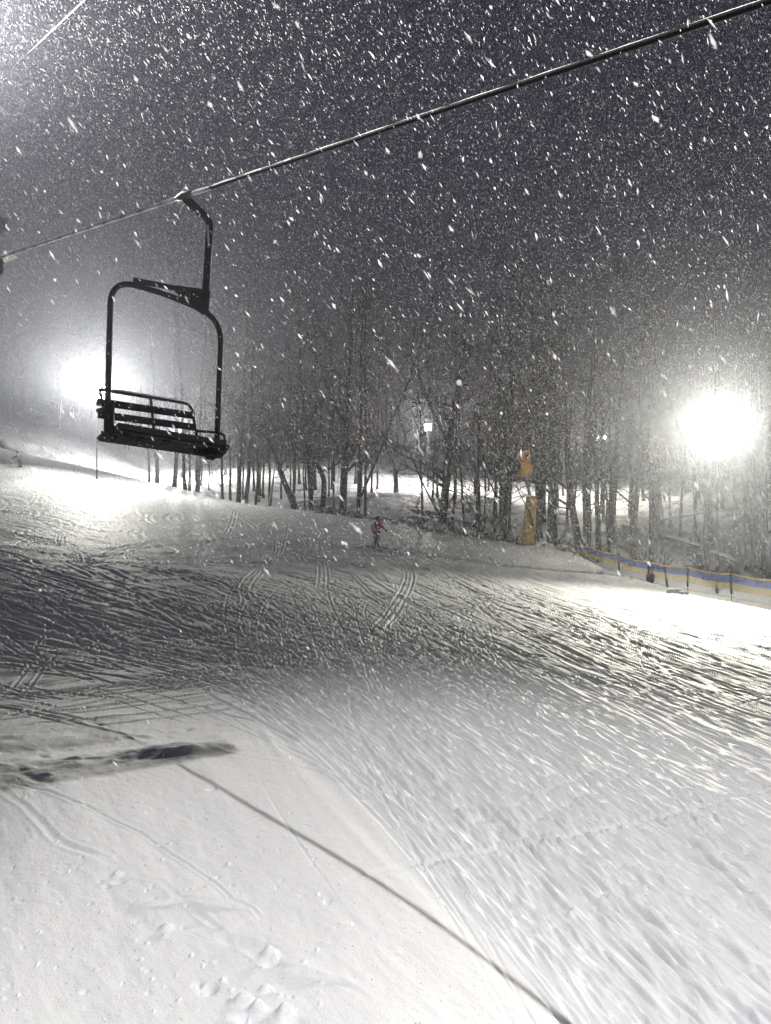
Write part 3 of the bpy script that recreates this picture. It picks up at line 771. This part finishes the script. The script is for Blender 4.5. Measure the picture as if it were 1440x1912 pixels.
# dirt clods and stones on the bank of the crest
for k in range(60):
    px = rnd.choice([rnd.uniform(590, 680), rnd.uniform(760, 1090), rnd.uniform(600, 1090)])
    u = PX(px); Y = float(crest_of(np.array([u]))[0]) + rnd.uniform(-.9, .5); x = u * Y
    h = rnd.uniform(.08, .30) * (1 if k > 4 else 1.7)
    o = MB().blob((0, 0, 0), (h * 1.7, h * 1.3, h), k, .45, 9, 6).build('dirt_clod', M_ROCK)
    o.location = (x, Y, gz(x, Y) + h * .2)
    tag(o, 'dark clod of dirt and crusted snow on the piste edge', 'clod', 'dark clods along the piste edge')
for px, py, rx, lab in ((1262, 1106, .40, 'rounded snow lump in front of the netting fence'), (1278, 1109, .22, 'smaller snow lump beside the rounded one before the fence')):
    x, y = hit(px, py); o = MB().blob((0, 0, 0), (rx, rx * .6, rx * .45), 3, .25, 12, 8).build('snow_lump', M_SNOWP, None, True); o.location = (x, y, gz(x, y) + .03)
    tag(o, lab, 'snow lump')

# fallen snow-covered logs behind the fence
for (pa, pb, Y, r, lab) in (((1240, 1000), (1312, 1022), 58, .20, 'long snow-covered fallen log on the slope behind the fence'),
                            ((1328, 1030), (1372, 1048), 52, .16, 'shorter snow-covered fallen log under the bright right lamp'),
                            ((1070, 1008), (1086, 1028), 54, .22, 'steep snow-covered fallen log beside the big left-leaning trunk'),
                            ((880, 985), (898, 968), 60, .14, 'small snow-capped branch leaning up among the trunks')):
    A = Vector((PX(pa[0]) * Y, Y, -(pa[1] - 956) / F * Y)); B = Vector((PX(pb[0]) * Y, Y - .5, -(pb[1] - 956) / F * Y))
    e = empty('fallen_log', A); tag(e, lab, 'log')
    mid = (B - A) * .5 + Vector((0, 0, .05))
    MB().tube([Vector((0, 0, -.12)), mid - Vector((0, 0, .12)), B - A - Vector((0, 0, .12))], [r, r * .9, r * .7], 9).build('trunk', M_BARK, e, True)
    MB().tube([Vector((0, 0, .02)), mid + Vector((0, 0, .03)), B - A + Vector((0, 0, .02))], [r * .9, r, r * .65], 9).build('snow_cover', M_SNOWP, e, True)

# ------------------------------------------------------------------ snow gun
GXx, GYy = PX(988) * 50.5, 50.5
gun = empty('snow_gun', (GXx, GYy, gz(GXx, GYy))); tag(gun, 'orange and ochre snow gun on a padded mast among the trees', 'snow gun')
u_ = GYy / F
gb = 956 - gun.location.z / GYy * F            # photo row of its base
def gpt(px, py, dy=0): return Vector(((px - 988) * u_, dy, (gb - py) * u_))
MB().tube([gpt(985, 1016), gpt(986, 1000), gpt(989, 975), gpt(994, 930), gpt(995, 926)], [.62, .52, .42, .36, .20], 14).build('mast_padding', M_YEL, gun, True)
MB().tube([gpt(988, 1000), gpt(992, 930), gpt(980, 885)], [.12, .11, .10], 10).build('mast', M_GALV, gun, True)
ax = Vector((-.9, -.38, .12)).normalized(); hc = gpt(977, 876)
hd = MB().tube([hc - ax * .55, hc - ax * .45, hc + ax * .1, hc + ax * .5, hc + ax * .52], [.25, .50, .62, .60, .55], 20).build('fan_drum', M_ORG, gun, True)
MB().tube([hc + ax * .50, hc + ax * .60], [.50, .50], 20).build('fan_grille', M_BLACK, hd, True)
MB().box(gpt(970, 890), (.42, .32, .05)).build('platform', M_BLACK, gun)
MB().prism([gpt(964, 866), gpt(990, 864), gpt(989, 842), gpt(970, 844)], (0, .30, 0)).build('control_box', M_ORG, gun)
MB().box(gpt(983, 853, -.31), (.10, .02, .14)).box(gpt(974, 862, -.31), (.12, .02, .05)).build('hatch', M_BLACK, gun)
MB().tube([gpt(963, 905, -.2), gpt(974, 930, -.3), gpt(990, 960, -.5), gpt(1000, 1010, -.4)], .035, 6).build('hose', M_BLACK, gun, True)

# ------------------------------------------------------------------ netting fence
fpts = [(1045, 1010, 1036, 53), (1099, 1020, 1050, 49), (1157, 1035, 1074, 44.5), (1212, 1048, 1092, 41), (1285, 1058, 1107, 38.5), (1367, 1070, 1122, 36), (1462, 1082, 1140, 34)]
fence = empty('safety_fence', (PX(1285) * 38.5, 38.5, -(1107 - 956) / F * 38.5)); tag(fence, 'sagging blue and yellow safety netting on dark posts along the piste edge', 'fence')
FO = fence.location.copy()
tops = []; bots = []
for i, (px, yt, yb, Y) in enumerate(fpts):
    b_ = Vector((PX(px) * Y, Y, -(yb - 956) / F * Y)); t_ = Vector((PX(px) * Y, Y, -(yt - 956) / F * Y))
    tops.append(t_); bots.append(b_)
    lean = Vector((.04 * math.sin(i * 2.1), 0, 0))
    po = MB().tube([b_ + (t_ - b_) * .25 - FO, t_ + lean + Vector((0, 0, .06)) - FO], .055, 8).build('post', M_BLACK, fence, True)
    MB().tube([b_ - Vector((0, 0, .5)) - FO, b_ + (t_ - b_) * .27 - FO], .02, 6).build('spike', M_GALV, po, True)
def fpos(f, h):      # f along the fence in spans, h 0..1 from foot to top, with sag between posts
    i = min(int(f), len(tops) - 2); k = f - i
    sag = 4 * k * (1 - k)
    t_ = tops[i].lerp(tops[i + 1], k) - Vector((0, 0, .10 * sag)); b_ = bots[i].lerp(bots[i + 1], k)
    p = b_.lerp(t_, h); p.y -= .07 + .05 * math.sin(f * 9) * sag
    return p - FO
NS = (len(tops) - 1)
def band(name, h0, h1, mt, nrow, colstep, r):
    m = MB(); n = int(NS * 22)
    for j in range(nrow + 1):
        h = h0 + (h1 - h0) * j / nrow
        m.tube([fpos(NS * i / n, h) for i in range(n + 1)], r, 3, False)
    k = 0.0
    while k < NS:
        m.tube([fpos(k, h0), fpos(min(k + colstep * .15, NS - .001), h1)], r * .9, 3, False); k += colstep
    return m.build(name, mt, fence)
band('top_cord', .955, .99, M_NYEL, 2, .05, .016)
band('upper_band', .68, .93, M_BLUE, 7, .022, .012)
band('middle_band', .42, .645, M_NYEL, 4, .032, .012)
band('lower_band', .14, .405, M_NPALE, 4, .04, .006)
band('bottom_cord', .11, .135, M_NYEL, 1, .2, .010)
# dark pad tied to the foot of the tree in the fence line
pb = Vector((PX(1215) * 40.2, 40.2, -(1090 - 956) / F * 40.2))
o = MB().tube([(0, 0, 0), (0, 0, .15), (.02, 0, .45), (.02, 0, .5)], [.14, .2, .22, .16], 10).build('trunk_pad', M_BLACK, None, True); o.location = pb
tag(o, 'dark pad strapped to the foot of a tree in the fence line', 'pad')
# small dark snowmobile parked behind the fence under the right lamp
Y = 47; sx = PX(1355) * Y; sz = gz(sx, Y)
sm = empty('snowmobile', (sx, Y, sz)); tag(sm, 'dark snowmobile parked on the snow behind the netting fence', 'snowmobile'); sm.rotation_euler.z = .5; 
MB().prism([Vector((-1.1, 0, .25)), Vector((1.0, 0, .25)), Vector((1.15, 0, .5)), Vector((.5, 0, .85)), Vector((.1, 0, .65)), Vector((-1.0, 0, .72))], (0, .24, 0)).build('body', M_DGREY, sm)
MB().box((-.4, 0, .14), (.75, .2, .12)).build('track', M_BLACK, sm)
MB().prism([Vector((.5, 0, .86)), Vector((.62, 0, .82)), Vector((.35, 0, 1.15)), Vector((.27, 0, 1.13))], (0, .2, 0)).build('windscreen', M_DGREY, sm)
for s_ in (-1, 1): MB().tube([Vector((.2, .38 * s_, .05)), Vector((1.1, .38 * s_, .05)), Vector((1.35, .38 * s_, .18))], .045, 6).build('ski', M_BLACK, sm, True)
MB().tube([Vector((.2, -.33, 1.0)), Vector((.28, 0, .92)), Vector((.2, .33, 1.0))], .02, 6).build('handlebar', M_BLACK, sm, True)

# ------------------------------------------------------------------ people
def skin(name, mt, joints, edges, parent, root=0, sub=2):
    me = bpy.data.meshes.new(name); me.from_pydata([j[0] for j in joints], edges, []); me.update()
    o = bpy.data.objects.new(name, me); COL.objects.link(o); me.materials.append(mt); o.parent = parent
    md = o.modifiers.new('skin', 'SKIN'); md.use_smooth_shade = True
    if not me.skin_vertices: pass
    sv = me.skin_vertices[0].data
    for i, j in enumerate(joints): sv[i].radius = (j[1], j[1] if len(j) < 3 else j[2])
    for v in sv: v.use_root = False
    sv[root].use_root = True
    s2 = o.modifiers.new('sub', 'SUBSURF'); s2.levels = sub; s2.render_levels = sub
    return o

def person(loc, rot, label, jacket, pants, pose, helmet, scale=1.0):
    e = empty('person', loc); e.rotation_euler.z = rot; e.scale = (scale,) * 3; tag(e, label, 'person')
    J = pose
    pel, chest, neck, head = J['pelvis'], J['chest'], J['neck'], J['head']
    jb = [(pel, .14, .11), (chest, .16, .11), (neck, .055), (head, .085, .095)]; ed = [(0, 1), (1, 2), (2, 3)]
    for sd in ('L', 'R'):
        b0 = len(jb)
        jb += [(J['sh' + sd], .065), (J['el' + sd], .048), (J['wr' + sd], .034), (J['ha' + sd], .040)]
        ed += [(1, b0), (b0, b0 + 1), (b0 + 1, b0 + 2), (b0 + 2, b0 + 3)]
        # five short fingers closed round the grip
        hv = Vector(J['ha' + sd]); dv = (hv - Vector(J['wr' + sd])).normalized(); sdv = dv.cross(Vector((0, -1, .2))).normalized()
        for q in range(4):
            f0 = hv + dv * .03 + sdv * (.03 - .02 * q); f1 = f0 + dv * (.035 + .006 * (q in (1, 2))); f2 = f1 + Vector((0, -.03, -.015))
            n0 = len(jb); jb += [(tuple(f0), .010), (tuple(f1), .009), (tuple(f2), .008)]; ed += [(b0 + 3, n0), (n0, n0 + 1), (n0 + 1, n0 + 2)]
        n0 = len(jb); jb += [(tuple(hv + sdv * .045), .011), (tuple(hv + sdv * .05 + dv * .04 + Vector((0, -.03, 0))), .009)]; ed += [(b0 + 3, n0), (n0, n0 + 1)]
        c0 = len(jb)
        jb += [(J['hip' + sd], .10), (J['kn' + sd], .065), (J['an' + sd], .048), (J['to' + sd], .05)]
        ed += [(0, c0), (c0, c0 + 1), (c0 + 1, c0 + 2), (c0 + 2, c0 + 3)]
    body = skin('body', M_SKIN, jb, ed, e)
    jj = [(pel, .19, .15), (chest, .205, .15), (neck, .085)]; je = [(0, 1), (1, 2)]
    for sd in ('L', 'R'):
        b0 = len(jj); jj += [(J['sh' + sd], .095), (J['el' + sd], .075), (J['wr' + sd], .058)]; je += [(1, b0), (b0, b0 + 1), (b0 + 1, b0 + 2)]
    skin('jacket', jacket, jj, je, e)
    pj = [(pel, .17, .14)]; pe = []
    for sd in ('L', 'R'):
        b0 = len(pj); pj += [(J['hip' + sd], .125), (J['kn' + sd], .095), (J['an' + sd], .085)]; pe += [(0, b0), (b0, b0 + 1), (b0 + 1, b0 + 2)]
    skin('trousers', pants, pj, pe, e)
    for sd in ('L', 'R'):
        a, b_ = Vector(J['an' + sd]), Vector(J['to' + sd])
        MB().tube([a + Vector((0, 0, .16)), a, a - Vector((0, 0, .05))], [.075, .08, .075], 10).tube([a - (b_ - a) * .35, a.lerp(b_, .5), b_ + (b_ - a) * .25], [.05, .06, .035], 8).build('boot', M_BLACK, e, True)
        h = Vector(J['ha' + sd]); MB().blob(h, (.052, .052, .06), 1, .1).build('glove', M_BLACK, e, True)
    h = Vector(head)
    f = (Vector((0, -1, 0)))
    hm = MB().blob(h + Vector((0, .015, .055)), (.135, .15, .125), 3, .02, 14, 10).build('helmet', helmet, e, True)
    MB().blob(h + Vector((0, -.10, .02)), (.09, .035, .045), 3, .02, 12, 8).build('goggles', M_BLACK, hm, True)
    # face: nose, mouth, ears
    fc = MB().blob(h + Vector((0, -.115, -.025)), (.014, .022, .022), 1, .02, 8, 6).blob(h + Vector((0, -.098, -.066)), (.03, .01, .009), 1, .02, 8, 5)
    fc.blob(h + Vector((.098, 0, -.01)), (.012, .02, .03), 1, .02, 8, 5).blob(h + Vector((-.098, 0, -.01)), (.012, .02, .03), 1, .02, 8, 5)
    fc.build('face', M_SKIN, e, True)
    return e
# figure faces -Y (towards the viewer) before rotation; L is the viewer's left
pose1 = dict(pelvis=(-.02, 0, .88), chest=(0, -.04, 1.22), neck=(.03, -.05, 1.43), head=(.03, -.06, 1.60),
    shL=(-.19, -.03, 1.36), elL=(-.26, -.02, 1.10), wrL=(-.20, -.12, .93), haL=(-.18, -.16, .88),
    shR=(.22, -.03, 1.34), elR=(.34, -.05, 1.11), wrR=(.50, -.12, 1.00), haR=(.55, -.14, .98),
    hipL=(-.11, 0, .84), knL=(-.10, -.09, .48), anL=(-.13, .02, .14), toL=(-.20, -.10, .07),
    hipR=(.09, 0, .84), knR=(.06, -.10, .48), anR=(.07, .0, .14), toR=(.16, -.10, .07))
sx, sy = hit(703, 1025); sz = gz(sx, sy) + .03
print('skier at', sx, sy, sz)
person((sx, sy, sz), 0, 'skier in a pink and dark red jacket and pale trousers standing on the slope', M_JACKET, M_PANTS, pose1, M_BLACK)
def ski(c_, ang, lab, L=1.65, pitch=0.):
    e = MB(); d = Vector((math.cos(ang), math.sin(ang), pitch)); n = Vector((-math.sin(ang), math.cos(ang), 0))
    pts = [(-L * .5, .0), (-L * .1, 0), (L * .35, 0), (L * .44, .03), (L * .5, .10)]
    for (a, za), (b_, zb) in zip(pts[:-1], pts[1:]):
        A = d * a + Vector((0, 0, za)); B = d * b_ + Vector((0, 0, zb))
        e.prism([A - n * .05, B - n * .045, B + n * .045, A + n * .05], (0, 0, .012))
    e.box((0, 0, .035), (.16, .045, .03), Matrix.Rotation(ang, 3, 'Z'))
    o = e.build('ski', M_BLACK); o.location = c_; tag(o, lab, 'ski'); return o
ski((sx - .42, sy - .05, gz(sx - .42, sy - .05) + .07), math.pi - .05, 'black ski under the left boot of the skier in pink, pointing left', pitch=-.05)
ski((sx + .45, sy - .12, gz(sx + .45, sy - .12) + .07), -.22, 'black ski under the right boot of the skier in pink, pointing right', pitch=-.05)
def pole(a, b_, lab):
    a = Vector(a); b_ = Vector(b_); m = MB().tube([Vector(), b_ - a], .012, 6); dn = (b_ - a).normalized()
    m.tube([-dn * .10, Vector()], .02, 6).tube([(b_ - a) - dn * .08, (b_ - a) - dn * .07], .05, 10)
    o = m.build('ski_pole', M_BLACK); o.location = a; tag(o, lab, 'ski pole')
pole((sx + .55, sy - .14, sz + .98), (sx + 1.12, sy - .3, gz(sx + 1.12, sy - .3) + .02), 'thin dark pole held out to the right by the skier in pink')
pole((sx - .18, sy - .16, sz + .88), (sx - .30, sy + .45, gz(sx - .30, sy + .45) + .02), 'thin dark pole held close on the left by the skier in pink')

px2, py2 = hit(36, 874); z2 = gz(px2, py2) + .03
print('second at', px2, py2, z2)
pose2 = dict(pelvis=(0, 0, .88), chest=(-.10, -.03, 1.20), neck=(-.17, -.04, 1.40), head=(-.22, -.05, 1.56),
    shL=(-.26, -.10, 1.33), elL=(-.45, -.14, 1.12), wrL=(-.66, -.16, 1.06), haL=(-.71, -.16, 1.05),
    shR=(.06, .05, 1.33), elR=(.14, .05, 1.08), wrR=(.10, -.05, .90), haR=(.09, -.07, .86),
    hipL=(-.10, -.02, .84), knL=(-.12, -.05, .48), anL=(.02, 0, .14), toL=(-.10, -.08, .07),
    hipR=(.09, 0, .84), knR=(.10, -.05, .48), anR=(.18, .02, .14), toR=(.08, -.08, .07))
person((px2, py2, z2), 0, 'distant skier in dark clothes leaning forward at the left edge of the slope', M_DGREY, M_DGREY, pose2, M_DGREY)
ski((px2 - .35, py2, gz(px2 - .35, py2) + .08), math.pi, 'near ski of the distant skier at the left edge', 1.8)
ski((px2 - .15, py2 + .25, gz(px2 - .15, py2 + .25) + .08), math.pi, 'far ski of the distant skier at the left edge', 1.8)

# ------------------------------------------------------------------ falling snow
def flakes():
    parts = []
    def batch(n, y0, y1, ln, wd, spread=.20):
        Y = (nr.rand(n) * (y1 ** 3 - y0 ** 3) + y0 ** 3) ** (1 / 3)
        X = (nr.rand(n) * 2 - 1) * (Y * .60 + .6); Z = (nr.rand(n) * 2 - 1) * Y * .72 + .04 * Y
        Z = np.clip(Z, None, 59)
        if 1:
            ok = (Z > base_z(X, Y) + .05) & ((Z > -.07 * Y) | (nr.rand(n) < .18)); X, Y, Z = X[ok], Y[ok], Z[ok]
        n = len(X)
        d = np.stack([.52 + nr.randn(n) * spread - .25 * np.clip(X / Y, -.3, .6), .1 + nr.randn(n) * spread, -.80 + nr.randn(n) * spread * .5], 1)
        d /= np.linalg.norm(d, axis=1)[:, None]
        r_ = nr.randn(n, 3); u = np.cross(d, r_); u /= np.linalg.norm(u, axis=1)[:, None]; v = np.cross(d, u)
        l = (ln * np.exp(nr.randn(n) * .35) / 2)[:, None]; wv = (wd * np.exp(nr.randn(n) * .3) / 2)[:, None]
        c_ = np.stack([X, Y, Z], 1)
        V = np.empty((n, 5, 3), np.float32)
        V[:, 0] = c_ - d * l; V[:, 1] = c_ + d * l
        for k in range(3):
            a = 2 * math.pi * k / 3; off = (nr.rand(n, 1) - .5) * l * .6
            V[:, 2 + k] = c_ + (u * math.cos(a) + v * math.sin(a)) * wv + d * off
        parts.append(V)
    batch(420, .7, 1.8, .014, .005); batch(2000, 1.8, 3.5, .019, .0055); batch(14000, 3.5, 7, .021, .005)
    batch(210000, 7, 16, .024, .0058); batch(480000, 16, 34, .037, .011); batch(260000, 34, 60, .055, .017)
    V = np.concatenate(parts); n = len(V); print('flakes', n)
    tri = np.array([[0, 3, 2], [0, 4, 3], [0, 2, 4], [1, 2, 3], [1, 3, 4], [1, 4, 2]], np.int32)
    Fc = (np.arange(n, dtype=np.int32)[:, None, None] * 5 + tri[None]).reshape(-1, 3)
    me = bpy.data.meshes.new('falling_snow')
    me.vertices.add(n * 5); me.vertices.foreach_set('co', V.ravel())
    me.loops.add(Fc.size); me.loops.foreach_set('vertex_index', Fc.ravel())
    me.polygons.add(len(Fc)); me.polygons.foreach_set('loop_start', np.arange(0, Fc.size, 3, dtype=np.int32))
    me.update(calc_edges=True)
    m = bpy.data.materials.new('snowflake'); m.use_nodes = True; t = m.node_tree
    for nd in list(t.nodes): t.nodes.remove(nd)
    out = t.nodes.new('ShaderNodeOutputMaterial'); df = t.nodes.new('ShaderNodeBsdfDiffuse'); tl = t.nodes.new('ShaderNodeBsdfTranslucent'); mx = t.nodes.new('ShaderNodeMixShader')
    df.inputs[0].default_value = (.95, .95, .97, 1); tl.inputs[0].default_value = (.95, .95, .97, 1); mx.inputs[0].default_value = .5
    t.links.new(df.outputs[0], mx.inputs[1]); t.links.new(tl.outputs[0], mx.inputs[2])
    tp = t.nodes.new('ShaderNodeBsdfTransparent'); m2 = t.nodes.new('ShaderNodeMixShader'); ge = t.nodes.new('ShaderNodeNewGeometry'); mr = t.nodes.new('ShaderNodeMapRange')
    mr.inputs['From Min'].default_value = 0; mr.inputs['From Max'].default_value = 1; mr.inputs['To Min'].default_value = .32; mr.inputs['To Max'].default_value = .86
    t.links.new(ge.outputs['Random Per Island'], mr.inputs['Value']); t.links.new(mr.outputs[0], m2.inputs[0])
    t.links.new(mx.outputs[0], m2.inputs[1]); t.links.new(tp.outputs[0], m2.inputs[2]); t.links.new(m2.outputs[0], out.inputs[0])
    me.materials.append(m)
    o = bpy.data.objects.new('falling_snow', me); COL.objects.link(o)
    tag(o, 'dense slanting snowflakes blowing through the floodlit air', 'snowfall', kind='stuff')
flakes()

# ------------------------------------------------------------------ haze
hz = MB().box((0, 200, 19), (420, 222, 42)).build('haze', M_SNOWP)
mh = bpy.data.materials.new('haze'); mh.use_nodes = True; t = mh.node_tree
for nd in list(t.nodes): t.nodes.remove(nd)
out = t.nodes.new('ShaderNodeOutputMaterial'); pv = t.nodes.new('ShaderNodeVolumePrincipled')
pv.inputs['Color'].default_value = (.84, .87, 1, 1); pv.inputs['Density'].default_value = HAZE; pv.inputs['Anisotropy'].default_value = .84
t.links.new(pv.outputs[0], out.inputs['Volume'])
hz.data.materials.clear(); hz.data.materials.append(mh); tag(hz, 'pale snow haze filling the night air', 'haze', kind='stuff')
